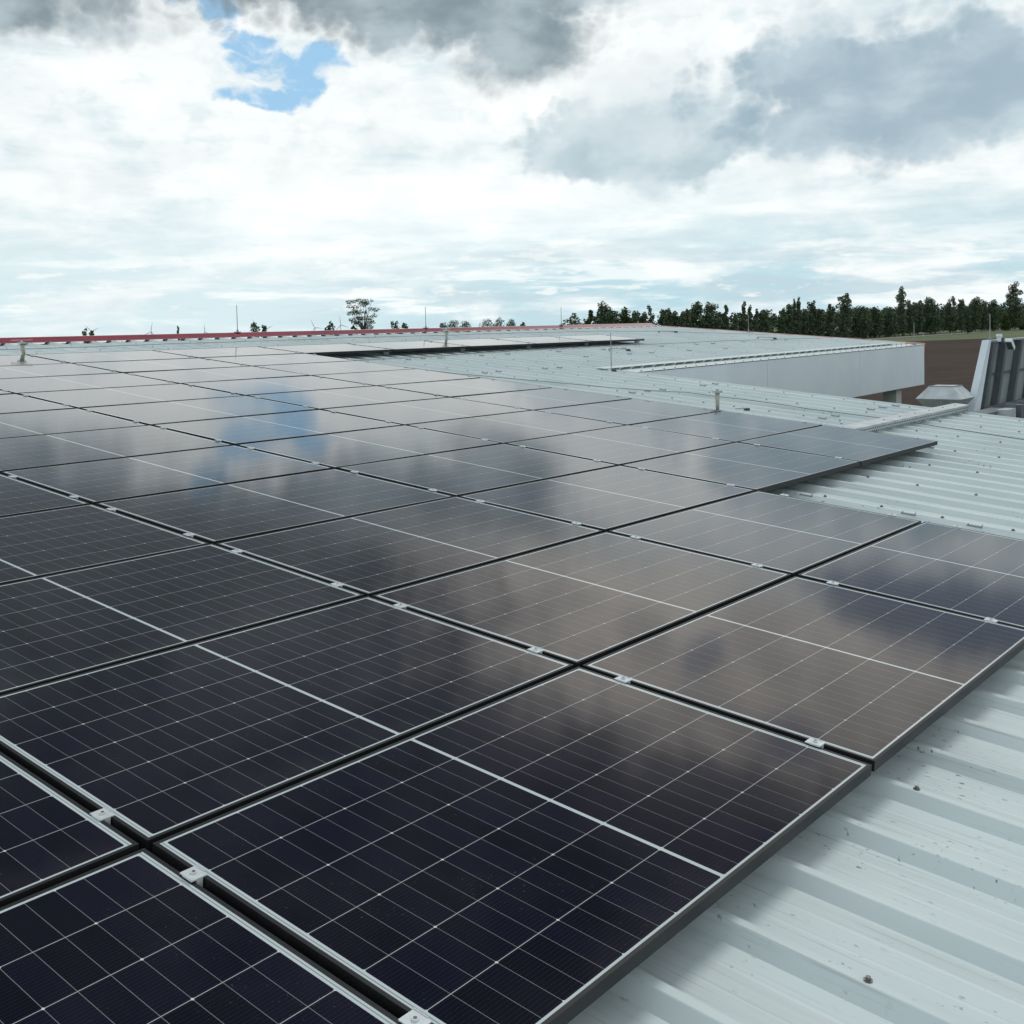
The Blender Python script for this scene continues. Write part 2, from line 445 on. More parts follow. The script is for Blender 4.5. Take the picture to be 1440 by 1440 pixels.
# ------------------------------------------------------------------ ground, field, verge, road
def ground_h(x, y):
    r = math.hypot(x, y); az = math.degrees(math.atan2(x, y))
    h = GZ
    if r > 700:
        k = min(1, (r - 700) / 3600)
        left = min(1, max(0, (61 - az) / 8)) if az > -60 else 0
        h -= 120 * k * left
        rt = min(1, max(0, (az - 69) / 6))
        k2 = min(1, (r - 700) / 700)
        h += 9.0 * rt * k2
    return h
mb = MB()
radii = [0, 15, 40, 90, 160, 240, 330, 430, 540, 700, 860, 1050, 1300, 1700, 2300, 3200, 4300, 6000, 9000, 14000]
NA = 144
mb.v.append((0, 0, GZ))
for r in radii[1:]:
    for k in range(NA):
        a = 2 * math.pi * k / NA; x, y = r * math.sin(a), r * math.cos(a)
        mb.v.append((x, y, ground_h(x, y)))
for k in range(NA): mb.f.append((0, 1 + (k + 1) % NA, 1 + k))
for i in range(len(radii) - 2):
    for k in range(NA):
        a = 1 + i * NA + k; b = 1 + i * NA + (k + 1) % NA
        mb.f.append((a, b, b + NA, a + NA))
m, t, b = mat("meadow")
p = geopos(t); n1 = noise(t, p, 0.05, 5, 0.6); n2 = noise(t, p, 0.6, 4, 0.6)
setc(t, b, mixc(t, n2.smooth(0.3, 0.7) * 0.5, mixc(t, n1.smooth(0.35, 0.65), (0.045, 0.085, 0.022), (0.075, 0.105, 0.035)), (0.10, 0.12, 0.05)))
b.inputs["Roughness"].default_value = 0.9
g = link("ground", mb.mesh("ground", m)); tag(g, kind="structure")

def sheet(name, pts, z, m, kind="structure"):
    o = link(name, MB().add([(x, y, z) for x, y in pts], [tuple(range(len(pts)))]).mesh(name, m)); tag(o, kind=kind); return o
m, t, b = mat("ploughed_soil")
p = geopos(t); x, y, z = sep(t, p)
fur = noise(t, comb(t, (x * 0.36 + y * 0.93) * 1.6, (x * 0.93 - y * 0.36) * 0.10, 0), 1.0, 5, 0.65)
clod = noise(t, p, 1.7, 6, 0.7); big = noise(t, p, 0.03, 3)
tr = noise(t, comb(t, x * 0.36 + y * 0.93, (x * 0.93 - y * 0.36) * 0.004, 4), 0.06, 3, 0.5)
cs_ = mixc(t, fur.smooth(0.35, 0.65), (0.030, 0.021, 0.016), (0.060, 0.043, 0.033))
cs_ = mixc(t, clod.smooth(0.55, 0.75) * 0.6, cs_, (0.082, 0.062, 0.050))
cs_ = mixc(t, tr.smooth(0.45, 0.6) * 0.35, cs_, (0.026, 0.018, 0.014))
setc(t, b, cs_); b.inputs["Roughness"].default_value = 0.95; b.inputs["Specular IOR Level"].default_value = 0.15
bump(t, b, clod, 0.6, 0.15)
sheet("ploughed_field", [(34, -220), (640, -220), (640, -4), (361, 96), (294, 120), (110, 186), (34, 190)], GZ + 0.03, m)
m, t, b = mat("asphalt")
p = geopos(t)
setc(t, b, mixc(t, noise(t, p, 0.8, 4), (0.16, 0.16, 0.155), (0.24, 0.235, 0.225))); b.inputs["Roughness"].default_value = 0.85
sheet("road", [(90, 127), (900, 161.5), (900, 168), (90, 133)], GZ + 0.05, m)

# ------------------------------------------------------------------ the hall with its roof
hall = thing("industrial_hall", "low industrial hall with a pale ribbed metal roof, red ridge and white canopy fascia", "building", (2, 3, GZ))
U0, UV, UG = -14.2, 12.72, 27.0                             # left end, near verge, gable corner
V0, VR = -9.0, 14.25
def wall_v(u): return 7.12 + (u - 12.66) * 0.039            # canopy wall line
def gable_v(u): return 14.42 + (u - 24.6) * (7.68 - 14.42) / (27.02 - 24.6)
def vrange(u):
    lo = V0 if u <= UV else wall_v(u) + 0.34
    hi = VR if u <= 24.6 else min(VR, gable_v(u))
    return lo, max(hi, lo)
mb = MB(); prof = []
k0 = int((U0 - RIB0) / RIBP)
k = k0
while True:
    c_ = RIB0 + k * RIBP
    if c_ > UG: break
    prof += [(c_ - 0.046, W_PAN), (c_ - 0.017, W_TOP - 0.002), (c_ - 0.014, W_TOP), (c_ + 0.014, W_TOP), (c_ + 0.017, W_TOP - 0.002), (c_ + 0.046, W_PAN)]
    for q in (0.130, 0.215):
        prof += [(c_ + q, W_PAN), (c_ + q + 0.009, W_PAN + 0.0009), (c_ + q + 0.018, W_PAN)]
    k += 1
# split at the verge so the near part ends cleanly
def strips(ps, skip):
    for (ua, wa), (ub, wb) in zip(ps[:-1], ps[1:]):
        if ua < UV <= ub or ub > UG - 0.02: continue
        la, ha = vrange(ua); lb, hb = vrange(ub)
        if ua > UV and (ha - la < 0.02 and hb - lb < 0.02): continue
        mb.add([RF((ua, la, wa)), RF((ub, lb, wb)), RF((ub, hb, wb)), RF((ua, ha, wa))], [(0, 1, 2, 3)])
strips(prof, 0)
# closing pan at the verge: near side part and canopy part
ulast = max(u for u, w_ in prof if u <= UV); unext = min(u for u, w_ in prof if u > UV)
wl = [w_ for u, w_ in prof if u == ulast][0]; wn = [w_ for u, w_ in prof if u == unext][0]
mb.add([RF((ulast, V0, wl)), RF((UV, V0, wl)), RF((UV, 7.12, wl)), RF((UV, VR, wl)), RF((ulast, VR, wl))], [(0, 1, 2, 3, 4)])
mb.add([RF((UV, wall_v(UV) + 0.34, wl)), RF((unext, wall_v(unext) + 0.34, wn)), RF((unext, VR, wn)), RF((UV, VR, wl))], [(0, 1, 2, 3)])
sheet_o = part("roof_sheet", mb, M_ROOF, hall)
# far slope behind the ridge
mb = MB(); mb.box(U0, 24.55, 0, 9.0, -0.05, 0.0, lambda p: RF((p[0], VR + 0.02, W_PAN)) + Vector((0, p[1], p[2] - p[1] * 0.09)))
part("rear_roof_slope", mb, M_ROOF, hall)
# ridge cap: flat flange on the ribs, folded up to a rounded ridge
mb = MB()
profc = [(14.13, W_TOP + 0.001), (14.20, W_TOP + 0.006), (14.36, W_TOP + 0.062), (14.40, W_TOP + 0.062), (14.62, W_TOP - 0.02)]
mb2 = profc + [(a, b_ - 0.004) for a, b_ in profc[::-1]]
step = 3.0; u = U0
while u < 24.62:
    ue = min(u + step - 0.004, 24.62)
    poly = [RF((u, a, b_)) for a, b_ in mb2]
    n = len(profc)
    vs = [RF((u, a, b_)) for a, b_ in mb2] + [RF((ue, a, b_)) for a, b_ in mb2]; N = len(mb2)
    fs = [(i, (i + 1) % N, N + (i + 1) % N, N + i) for i in range(N)]
    fs += [(i, i + 1, N - 2 - i, N - 1 - i) for i in range(n - 1)] + [(N + i + 1, N + i, 2 * N - 1 - i, 2 * N - 2 - i) for i in range(n - 1)]
    mb.add(vs, fs); u += step
part("ridge_cap", mb, M_RED, hall)
# eave flashing over the canopy roof's rib ends, and the flat capping below it
mb = MB(); a, b_ = 12.62, 25.6
def q4(u1, u2, f1, f2, w1, w2, th=0.003):
    vs = [RF((u1, f1(u1), w1)), RF((u2, f1(u2), w1)), RF((u2, f2(u2), w2)), RF((u1, f2(u1), w2))]
    vs += [v + RF((0, 0, -th)) for v in vs]
    mb.add(vs, [(0, 1, 2, 3), (7, 6, 5, 4), (0, 4, 5, 1), (1, 5, 6, 2), (2, 6, 7, 3), (3, 7, 4, 0)])
q4(a, b_, lambda u: wall_v(u) + 0.36, lambda u: wall_v(u) + 0.56, W_TOP + 0.005, W_TOP + 0.003)
part("eave_flashing", mb, M_TRIM, hall)
mb = MB()
q4(12.9, 27.0, lambda u: wall_v(u) - 0.012, lambda u: wall_v(u) + 0.355, W_PAN + 0.012, W_PAN + 0.004)
part("fascia_capping", mb, M_TRIM, hall)
# verge trims
mb = MB(); mb.box(UV - 0.10, UV + 0.03, V0, 7.05, W_PAN - 0.18, W_PAN + 0.012, RF)
part("verge_trim", mb, M_TRIM, hall)
mb = MB()
g0, g1 = Vector((24.62, 14.40)), Vector((27.03, 7.66)); gd = (g1 - g0).normalized(); gn = Vector((-gd.y, gd.x)) * -1
pts = [g0, g1, g1 - gn * 0.10, g0 - gn * 0.10]
mb.prism([RF((p.x, p.y, W_PAN - 0.20)) for p in pts], RF((0, 0, 0.245)))
part("gable_trim", mb, M_PINK, hall)
# canopy fascia in three panels
def wpt(u, dz=0.0, dv=0.0):
    p = RF((u, wall_v(u) + dv, W_PAN)); return Vector((p.x, p.y, p.z + dz))
for u1, u2 in ((12.74, 17.70), (17.712, 22.50), (22.512, 27.02)):
    mb = MB()
    a1, a2 = wpt(u1, -0.004), wpt(u2, -0.004)
    vs = [a1, a2, a2 + Vector((0, .1, 0)), a1 + Vector((0, .1, 0))]
    vs = vs + [v + Vector((0, 0, -1.0)) for v in vs]
    mb.add(vs, [(0, 1, 2, 3), (7, 6, 5, 4), (0, 4, 5, 1), (1, 5, 6, 2), (2, 6, 7, 3), (3, 7, 4, 0)])
    part("fascia_panel", mb, M_WHITE, hall)
# gable fascia and soffit of the canopy
mb = MB(); c1 = wpt(27.02); c2 = RF((24.62, 14.40, W_PAN))
vs = [c1, c2, c2 + Vector((-.1, 0, 0)), c1 + Vector((-.1, .1, 0))]; zb = c1.z - 1.0
vs = vs + [Vector((v.x, v.y, zb)) for v in vs]
mb.add(vs, [(0, 1, 2, 3), (7, 6, 5, 4), (0, 4, 5, 1), (1, 5, 6, 2), (2, 6, 7, 3), (3, 7, 4, 0)])
part("gable_fascia", mb, M_WHITE, hall)
mb = MB(); zs = zb + 0.03
mb.add([(12.8, wpt(12.8).y + .11, zs), (26.8, wpt(26.8).y + .11, zs), (24.5, 14.2, zs), (12.8, 14.2, zs)], [(3, 2, 1, 0)])
part("canopy_soffit", mb, M_WHITE, hall)
for cx_, cyy in ((25.6, 7.95), (19.0, 7.9), (24.4, 13.6), (19.0, 13.6)):
    mb = MB(); mb.box(cx_ - .17, cx_ + .17, cyy - .17, cyy + .17, GZ, zs - 0.003)
    part("column", mb, M_CONC, hall)
# walls of the hall proper
mb = MB(); pl = [(U0 + .2, V0 * CS + .3), (UV - .05, V0 * CS + .3), (UV - .05, 14.1), (UV - .05, 22.5), (U0 + .2, 22.5)]
def rz(y): return (y / CS) * SN + W_PAN * 1.1 - 0.06 if y < 14.2 else 14.2 / CS * SN - 0.2 - (y - 14.2) * 0.09
n = len(pl); vs = [(x, y, GZ) for x, y in pl] + [(x, y, rz(y)) for x, y in pl]
mb.add(vs, [(i, (i + 1) % n, n + (i + 1) % n, n + i) for i in range(n)])
part("wall", mb, M_WHITE, hall)

# roof screws: on every third rib, in pairs of rows
def screw(mb, u, v, w_, s=1.0):
    n = 8
    for (r0, h0, r1, h1) in ((0.011, 0, 0.011, 0.003), (0.0065, 0.003, 0.006, 0.010)):
        vs = [RF((u + r0 * s * math.cos(2 * math.pi * j / n), v + r0 * s * math.sin(2 * math.pi * j / n), w_ + h0 * s)) for j in range(n)]
        vs += [RF((u + r1 * s * math.cos(2 * math.pi * j / n), v + r1 * s * math.sin(2 * math.pi * j / n), w_ + h1 * s)) for j in range(n)]
        mb.add(vs, [(j, (j + 1) % n, n + (j + 1) % n, n + j) for j in range(n)] + [tuple(range(n, 2 * n))])
spots = []
for k in range(-8, 76):
    u = RIB0 + k * RIBP
    if (k - 1) % 3: continue
    lo, hi = vrange(u)
    v = -1.145 + (0.05 if k % 2 else -0.07) - 0.43 * 12
    while v < min(hi - 0.35, 13.85):
        if v > lo + 0.4:
            on_panel = (u < 5.45 and -1.2 < v < 1.2) or (u < 9.1 and 1.1 < v < 11.6) or (u < 18.2 and 10.3 < v < 11.6)
            if not on_panel: spots.append((u, v + random.uniform(-.03, .03)))
        v += 0.43 if u < UV else 0.86
spots.sort(key=lambda s: (Vector(RF((s[0], s[1], 0))) - EYE).length)
fwd = Vector(_r[2])
vis_s = [s for s in spots if (RF((s[0], s[1], 0)) - EYE).normalized().dot(fwd) > 0.80 and s[0] < 26]
first = None
for i, s in enumerate(vis_s[:92]):
    mb = MB(); screw(mb, s[0], s[1], W_TOP, 1.0 if i < 6 else 1.25)
    part("roof_screw", mb, M_SCREW, sheet_o)
mb = MB()
for s in vis_s[92:]: screw(mb, s[0], s[1], W_TOP, 1.05)
rest = part("roof_screws", mb, M_SCREW, sheet_o); tag(rest, kind="stuff")
mb = MB()
u = 13.2
while u < 26.8:
    screw(mb, u, wall_v(u) + 0.05, W_PAN + 0.013, 1.3); u += 0.36
rest = part("capping_screws", mb, M_SCREW, hall); tag(rest, kind="stuff")

# unused rail feet waiting on the ribs
def foot_mb(u, v):
    mb = MB(); f = lambda p: RF((u + p[0], v + p[1], W_TOP + p[2]))
    mb.box(-.018, .018, -.050, .050, 0.0005, 0.003, f)
    mb.box(-.004, .004, -.048, .048, 0.003, 0.010, f)
    mb.box(-.010, .010, -.048, -.046, 0.010, 0.024, f)
    mb.box(-.010, .010, .040, .042, 0.010, 0.018, f)
    return mb
feet = []
for v, ua, ub in ((2.85, 10.1, 12.4), (5.40, 10.1, 12.5), (7.94, 10.1, 12.3), (9.80, 10.1, 12.6), (9.80, 12.8, 24.6), (8.95, 13.2, 19.0)):
    kk = math.ceil((ua - RIB0) / RIBP)
    while RIB0 + kk * RIBP < ub:
        if (kk * 7 + int(v * 3)) % 5 not in (0, 3): feet.append((RIB0 + kk * RIBP, v + random.uniform(-.03, .03)))
        kk += 1 if ub < 13 else 2
for v in (1.05, 0.30, -0.14): feet.append((RIB0 + 16 * RIBP - 0.10, v))
for v in (1.30, 2.1): feet.append((RIB0 + 25 * RIBP, v))
for u, v in feet: part("rail_foot", foot_mb(u, v), M_GALVD, sheet_o)

# ------------------------------------------------------------------ solar panels
TH = 0.035
def panel_proto():
    t_ = thing("solar_panel", "x", "solar panel")
    f = MB()
    for s in (-1, 1):
        f.box(-HX, HX, min(s * HY, s * (HY - LIP)), max(s * HY, s * (HY - LIP)), -TH, 0.0)
        f.box(min(s * HX, s * (HX - LIP)), max(s * HX, s * (HX - LIP)), -HY + LIP, HY - LIP, -TH, -0.0003)
    lpart("frame", f, M_BLACKF, t_)
    lpart("cell_sheet", MB().box(-HX + LIP, HX - LIP, -HY + LIP, HY - LIP, -0.0075, -0.0012), M_CELL, t_)
    return t_
def clamp_mb():
    # middle clamp: channel between two frames with a lip each side and a bolt
    c = MB()
    c.box(-.021, .021, -.026, .026, 0.0008, 0.0038)
    c.box(-.0085, .0085, -.026, .026, -.030, 0.0007)
    c.box(.0212, .0232, -.014, .026, 0.0008, 0.0062)
    c.box(-.0232, -.0212, -.026, .012, 0.0008, 0.0058)
    n = 6; c.add([(0.008 * math.cos(k * math.pi / 3), 0.008 * math.sin(k * math.pi / 3), z) for z in (0.004, 0.0095) for k in range(6)],
                 [(k, (k + 1) % 6, 6 + (k + 1) % 6, 6 + k) for k in range(6)] + [tuple(range(6, 12))])
    return c
def rail_mb():
    return MB().box(-.06, .06, -.022, .022, -.0995, -.0355).box(-.055, .055, -.030, -.0225, -.0995, -.096).box(-.055, .055, .0225, .030, -.0995, -.096)
proto = panel_proto()
clamp_me = clamp_mb().mesh("clamp", M_ALU); rail_me = rail_mb().mesh("rail", M_GALVD)
bolt_me = MB().tube([(0, 0, 0.0095), (0, 0, 0.0101)], 0.0045, 8).mesh("bolt", M_SCREW)
kids = list(proto.children)
rows = {-1: (-2, 3), 0: (-2, 3), 1: (-1, 5), 2: (-1, 5), 3: (-1, 5), 4: (-1, 5), 5: (-1, 5), 6: (-1, 5), 7: (0, 5), 8: (0, 5), 9: (1, 10)}
rown = {-1: "lowest row", 0: "second row up", 1: "third row up", 2: "fourth row up", 3: "fifth row up", 4: "sixth row up", 5: "seventh row up",
        6: "eighth row up", 7: "ninth row up", 8: "row just below the topmost", 9: "topmost row under the red ridge"}
rng = random.Random(5); used = False
for j, (i0, i1) in rows.items():
    for i in range(i0, i1):
        if not used: root = proto; used = True; cp = kids
        else:
            root = proto.copy(); COL.objects.link(root); cp = []
            for ch in kids:
                c2 = ch.copy(); COL.objects.link(c2); c2.parent = root; cp.append(c2)
        pos = RF(((i + .5) * PU, (j + .5) * PV, 0.0))
        wob = Matrix.Rotation(R(rng.uniform(-.16, .16)), 4, 'X') @ Matrix.Rotation(R(rng.uniform(-.13, .13)), 4, 'Y')
        root.matrix_basis = Matrix.Translation(pos) @ TILT @ wob
        WM[root.name] = root.matrix_basis.copy()
        nr = i1 - i
        place = "rightmost" if nr == 1 else ordn(nr) + " from the right end"
        extra = {1: "at the end of the", 2: "in the"}[1 if nr == 1 else 2]
        tag(root, "black solar panel, %s %s %s" % (place, "in the" if nr > 1 else "one in the", rown[j]), "solar panel", "solar panels laid in rows on the roof")
        ends = [-1] + ([1] if i == i1 - 1 else [])
        for s in ends:
            for yy in (-1, 1):
                y = yy * (PWD / 2 - 0.205 + 0.012); xg = s * (PL / 2 + (PU - PL) / 2)
                cl = link("clamp", clamp_me, root, Matrix.Translation((xg, y, 0)))
                link("bolt", bolt_me, cl)
                link("rail", rail_me, root, Matrix.Translation((xg, y, 0)))

# ------------------------------------------------------------------ lightning protection
def rod_thing(base, h, label, lean=(0, 0), rad=0.008):
    base = Vector(base)
    t_ = thing("lightning_rod", label, "lightning rod", base, group="thin lightning rods on the roof")
    lpart("rod", MB().tube([(0, 0, 0.012), (lean[0] * h, lean[1] * h, h)], [rad, rad * 0.7], 8), M_ROD, t_)
    lpart("foot", MB().box(-.05, .05, -.04, .04, 0, 0.014).tube([(0, 0, .0145), (0, 0, .05)], .018, 8), M_GALVD, t_)
    return t_
def ridge_pt(u): return RF((u, 14.355, W_TOP + 0.064))
rod_thing(ridge_pt(10.82), 0.50, "thin lightning rod on the red ridge, leftmost of the rods there")
rod_thing(ridge_pt(15.70), 0.46, "thin lightning rod on the red ridge to the right of the sparse tree")
rod_thing(ridge_pt(20.50), 0.455, "thin lightning rod on the ridge left of the dark row of trees")
rod_thing(RF((25.50, 11.85, W_PAN + 0.047)), 0.46, "thin lightning rod on the far gable edge before the trees")
rod_thing(RF((26.50, 7.75, W_PAN + 0.014)), 0.56, "thin lightning rod at the outer corner of the white canopy")
t_ = thing("lightning_rod", "tallest lightning rod, standing in the inner corner where canopy meets roof", "lightning rod", RF((12.47, 7.25, W_PAN)), group="thin lightning rods on the roof")
lpart("rod", MB().tube([(0, 0, 0.01), (0, 0, .62)], [.009, .006], 8), M_ROD, t_)
lpart("sleeve", MB().tube([(0, 0, 0.27), (0, 0, .37)], [.016, .016], 8), M_GALV, t_)
lpart("foot", MB().box(-.09, .09, -.015, .015, 0.001, 0.013).box(-.015, .015, .0155, .09, 0.001, 0.013), M_GALVD, t_)
lpart("weight", MB().tube([(.11, 0.03, 0), (.11, 0.03, .05), (.11, 0.03, .07)], [.045, .04, .02], 10), M_PLAST, t_)

def cable(pts, label, r=0.0045):
    P_ = [RF(p) for p in pts]; out = []
    for a, b_ in zip(P_[:-1], P_[1:]):
        n = max(2, int((b_ - a).length / 0.4))
        for i in range(n): out.append(a.lerp(b_, i / n) + RF((0, 0, random.uniform(-.003, .006))))
    out.append(P_[-1])
    solo("lightning_cable", MB().tube(out, r, 6), M_CABLE, tuple(P_[0]), label, "cable", "lightning cables laid over the roof")
wt = W_TOP + 0.010
cable([(9.62, 9.30, wt), (9.75, 8.0, wt), (10.2, 6.7, wt), (10.48, 5.8, wt), (10.95, 5.0, wt), (10.98, 4.2, wt), (10.92, 2.9, wt), (10.88, 2.1, wt), (10.7, 0.8, wt), (10.7, -1.5, wt), (10.7, -6, wt)],
      "thin dark wire running down the roof beside the panels and over the cable tray")
cable([(9.66, 9.95, wt), (11.2, 9.95, wt), (13.6, 10.2, wt), (16.5, 10.28, wt), (18.6, 10.15, wt), (21.5, 10.1, wt), (25.3, 9.7, wt)],
      "thin dark wire running along the roof just below the topmost panels")
cable([(5.7, 13.05, wt), (9, 13.2, wt), (13, 13.3, wt), (17.0, 13.25, wt), (20.5, 13.2, wt), (22.3, 12.6, wt), (25.0, 11.0, wt)],
      "thin dark wire stretched along the roof under the red ridge cap")
solo("earth_wire", MB().tube([RF((UV + .04, v_, W_PAN + .03)) for v_ in (7.0, 5.0, 3.0, 1.0, -1.5, -5)], 0.004, 6), M_CABLE, tuple(RF((UV + .04, 7.0, W_PAN))), "thin wire lying along the roof edge in front of the canopy", "cable")

def bar_holder(u, v, ang, ln, label):
    f = RF((u, v, W_TOP)); t_ = thing("conductor_holder", label, "conductor holder", f, TILT @ Matrix.Rotation(R(ang), 4, 'Z'), group="conductor holders on the canopy roof")
    lpart("bar", MB().tube([(-ln / 2, 0, .035), (ln / 2, 0, .035)], 0.008, 6), M_ROD, t_)
    lpart("block", MB().prism([(ln / 2 - .045, -.03, 0.001), (ln / 2 + .045, -.03, 0.001), (ln / 2 + .03, -.03, .04), (ln / 2 - .03, -.03, .04)], (0, .06, 0)), M_PLAST, t_)
    lpart("foot", MB().box(-ln / 2 - .02, -ln / 2 + .02, -.02, .02, 0.001, .03), M_GALVD, t_)
bar_holder(15.95, 9.50, -42, 0.36, "short conductor holder bar with dark block right behind the tall corner rod")
bar_holder(22.3, 12.4, -25, 0.5, "farthest conductor holder bar, near the ridge corner of the canopy roof")
bar_holder(23.3, 10.2, -48, 0.42, "conductor holder bar near the far gable edge of the canopy roof")

def conductor_post(u, v, h, label, bar, lean=0.0, mtl=M_PIPE):
    f = RF((u, v, W_TOP)); t_ = thing("conductor_post", label, "roof post", f, group="short conductor posts by the panel edges")
    lpart("post", MB().tube([(0, 0, 0.008), (lean * h, 0, h - .03)], [.020, .027], 12), mtl, t_, smooth=True)
    lpart("base", MB().box(-.06, .06, -.05, .05, 0.001, .008), M_GALVD, t_)
    lpart("cap", MB().box(-.045 + lean * h, .045 + lean * h, -.04, .04, h - .0295, h - .008).tube([(lean * h, 0, h - .0075), (lean * h, 0, h + .012)], .018, 8), M_GALV, t_)
    if bar: lpart("cross_bar", MB().tube([(lean * h - bar, bar * .9, h + .018), (lean * h + bar, -bar * .9, h + .018)], .008, 6), M_PINK if mtl is not M_PIPE else M_GALV, t_)
    return t_
p1 = conductor_post(9.78, 3.90, 0.235, "grey conductor post with square cap beside the right-hand panels", 0)
M_YEL = simple("weathered_post", (0.36, 0.34, 0.27), 0.6, 0, 0.15, 10)
conductor_post(5.60, 11.82, 0.24, "weathered yellowish conductor post with a cross bar at the far left", 0.10, -0.12, M_YEL)
conductor_post(13.66, 11.82, 0.265, "conductor post standing behind the topmost panel row near the sparse tree", 0.07)
lp = RF((10.05, 3.72, W_TOP)); t_ = thing("conductor_clip", "small dark conductor clip on the roof right of the capped post", "clip", lp, TILT)
lpart("bar", MB().tube([(-.12, .03, .03), (.05, -.02, .03)], .007, 6), M_ROD, t_)
lpart("block", MB().prism([(.03, -.04, .001), (.10, -.04, .001), (.085, -.04, .03), (.045, -.04, .03)], (0, .05, 0)), M_PLAST, t_)

# ------------------------------------------------------------------ perforated cable tray across the ribs
rt = thing("cable_tray", "perforated grey metal cable tray with flat cover lying across the roof ribs", "cable tray", RF((9.20, 2.10, W_TOP)), TILT)
ln = 3.52
lpart("tray", MB().box(0, ln, -.062, .062, 0.016, 0.080), M_TRAY, rt)
lpart("cover", MB().box(-.01, ln + .01, -.072, .11, 0.0805, 0.088).box(-.01, ln + .01, -.072, -.067, 0.066, 0.080), M_GALV, rt)
for q in (0.60, 2.0, 3.15): lpart("support", MB().box(q - .02, q + .02, -.10, .10, 0.0005, 0.0155), M_GALV, rt)
mb = MB()
for q in (1.02, 1.48, 1.94, 2.4, 2.86, 3.3): mb.tube([(q, .03, .0885), (q, .03, .094)], .009, 8)
lpart("cover_screws", mb, M_SCREW, rt)

# ------------------------------------------------------------------ annex behind the verge: leaning parapet, cowl, duct boxes
annex = thing("annex", "low annex behind the roof edge with a dark flat roof and leaning grey parapet", "building", (18, 1, GZ))
AZ = -0.62
mb = MB(); mb.box(14.6, 30, -8, 2.55, GZ, AZ)
part("wall", mb, M_MEMB, annex)
# parapet: leaning sheet with posts and a mid rail, white end trim
bx, by, bz = 15.93, 3.06, -0.16; tx, ty, tz = 16.02, 2.815, 0.905
lean_v = Vector((0.0, -0.15, tz - bz)); lean = lean_v / lean_v.z         # per metre of height
B0 = Vector((tx, ty, tz)) - lean * (tz - bz + 0.9)
HT = tz - bz + 0.9
ux = Vector((1, 0, 0)); yb = Vector((0, 1, 0))
pm = MB()
def slab(mb, s0, s1, h0, h1, y0, y1):
    vs = []
    for (s, h) in ((s0, h0), (s1, h0), (s1, h1), (s0, h1)): vs.append(B0 + ux * s + lean * h + yb * y0)
    vs += [v + yb * (y1 - y0) for v in vs]
    mb.add(vs, [(0, 1, 2, 3), (7, 6, 5, 4), (0, 4, 5, 1), (1, 5, 6, 2), (2, 6, 7, 3), (3, 7, 4, 0)])
par = thing("parapet_wall", "leaning grey parapet of sheet panels on dark posts at the right edge", "parapet", B0)
slab(pm, 0.0, 12.0, 0, HT - .03, 0.03, 0.05); part("cladding", pm, M_PANELGREY, par)
mb = MB()
q_ = [B0 + ux * s_ + lean * h_ + yb * -.05 for s_, h_ in ((-.17, 0), (-.005, 0), (.08, HT), (-.02, HT))]
q_[0] += yb * .10; q_ += [v_ + yb * .105 for v_ in q_]
mb.add(q_, [(0, 1, 2, 3), (7, 6, 5, 4), (0, 4, 5, 1), (1, 5, 6, 2), (2, 6, 7, 3), (3, 7, 4, 0)]); part("end_trim", mb, M_WHITE, par)
mb = MB(); slab(mb, 0.105, 12.0, HT - .028, HT, -0.05, 0.07); part("coping", mb, M_GALV, par)
for q in (0.16, 0.78, 1.62, 2.5, 3.4, 4.3, 5.2):
    mb = MB(); slab(mb, q, q + .12, 0, HT - .032, -0.07, 0.028); slab(mb, q + .121, q + .15, 0, HT - .032, 0.0, 0.028); part("post", mb, M_POST, par)
mb = MB(); slab(mb, .105, 12, HT - .56, HT - .52, 0.012, 0.0285); part("rail", mb, M_POST, par)
mb = MB(); slab(mb, .105, 12, HT - 1.06, HT - 1.02, -0.16, -0.072); part("bottom_rail", mb, M_POST, par)
rod_thing(B0 + lean * HT + ux * 0.18, 0.40, "thin lightning rod on top of the leaning grey parapet")
fl0 = B0 + lean * HT + ux * 0.36
fl = thing("floodlight", "small white floodlight clamped on top of the leaning grey parapet", "floodlight", fl0)
lpart("bracket", MB().box(-.02, .02, -.12, -.051, -.03, .05).box(-.05, .06, -.11, -.05, .0505, .085), M_WHITE, fl)
lpart("clip", MB().box(-.03, .05, -.145, -.121, -.06, .03), M_PLAST, fl)
Mt = Matrix.Translation((.17, -.19, -.07)) @ Matrix.Rotation(R(38), 4, 'Y')
lpart("lamp_body", MB().box(-.11, .11, -.05, .05, -.036, .028, lambda p: Mt @ Vector(p)), M_WHITE, fl)
lpart("lamp_glass", MB().box(-.09, .09, -.04, .04, -.042, -.0365, lambda p: Mt @ Vector(p)), M_POST, fl)

# cowl: two truncated pyramids back to back on a duct
cw = thing("roof_cowl", "faceted galvanised ventilation cowl standing beyond the roof edge", "ventilation cowl", (15.5, 3.25, AZ - .8))
def frustum(mb, z0, a0, b0, z1, a1, b1):
    vs = [(sx * a0, sy * b0, z0) for sx, sy in ((-1, -1), (1, -1), (1, 1), (-1, 1))] + [(sx * a1, sy * b1, z1) for sx, sy in ((-1, -1), (1, -1), (1, 1), (-1, 1))]
    mb.add(vs, [(0, 1, 5, 4), (1, 2, 6, 5), (2, 3, 7, 6), (3, 0, 4, 7), (4, 5, 6, 7), (3, 2, 1, 0)])
zt = 0.242 - (AZ - .8)
mb = MB(); frustum(mb, zt - .185, .33, .33, zt, .18, .18); lpart("hood", mb, M_GALV, cw)
mb = MB(); frustum(mb, zt - .37, .18, .18, zt - .187, .33, .33); lpart("skirt", mb, M_GALV, cw)
mb = MB(); mb.box(-.17, .17, -.17, .17, 0, zt - .372); lpart("duct", mb, M_GALVD, cw)
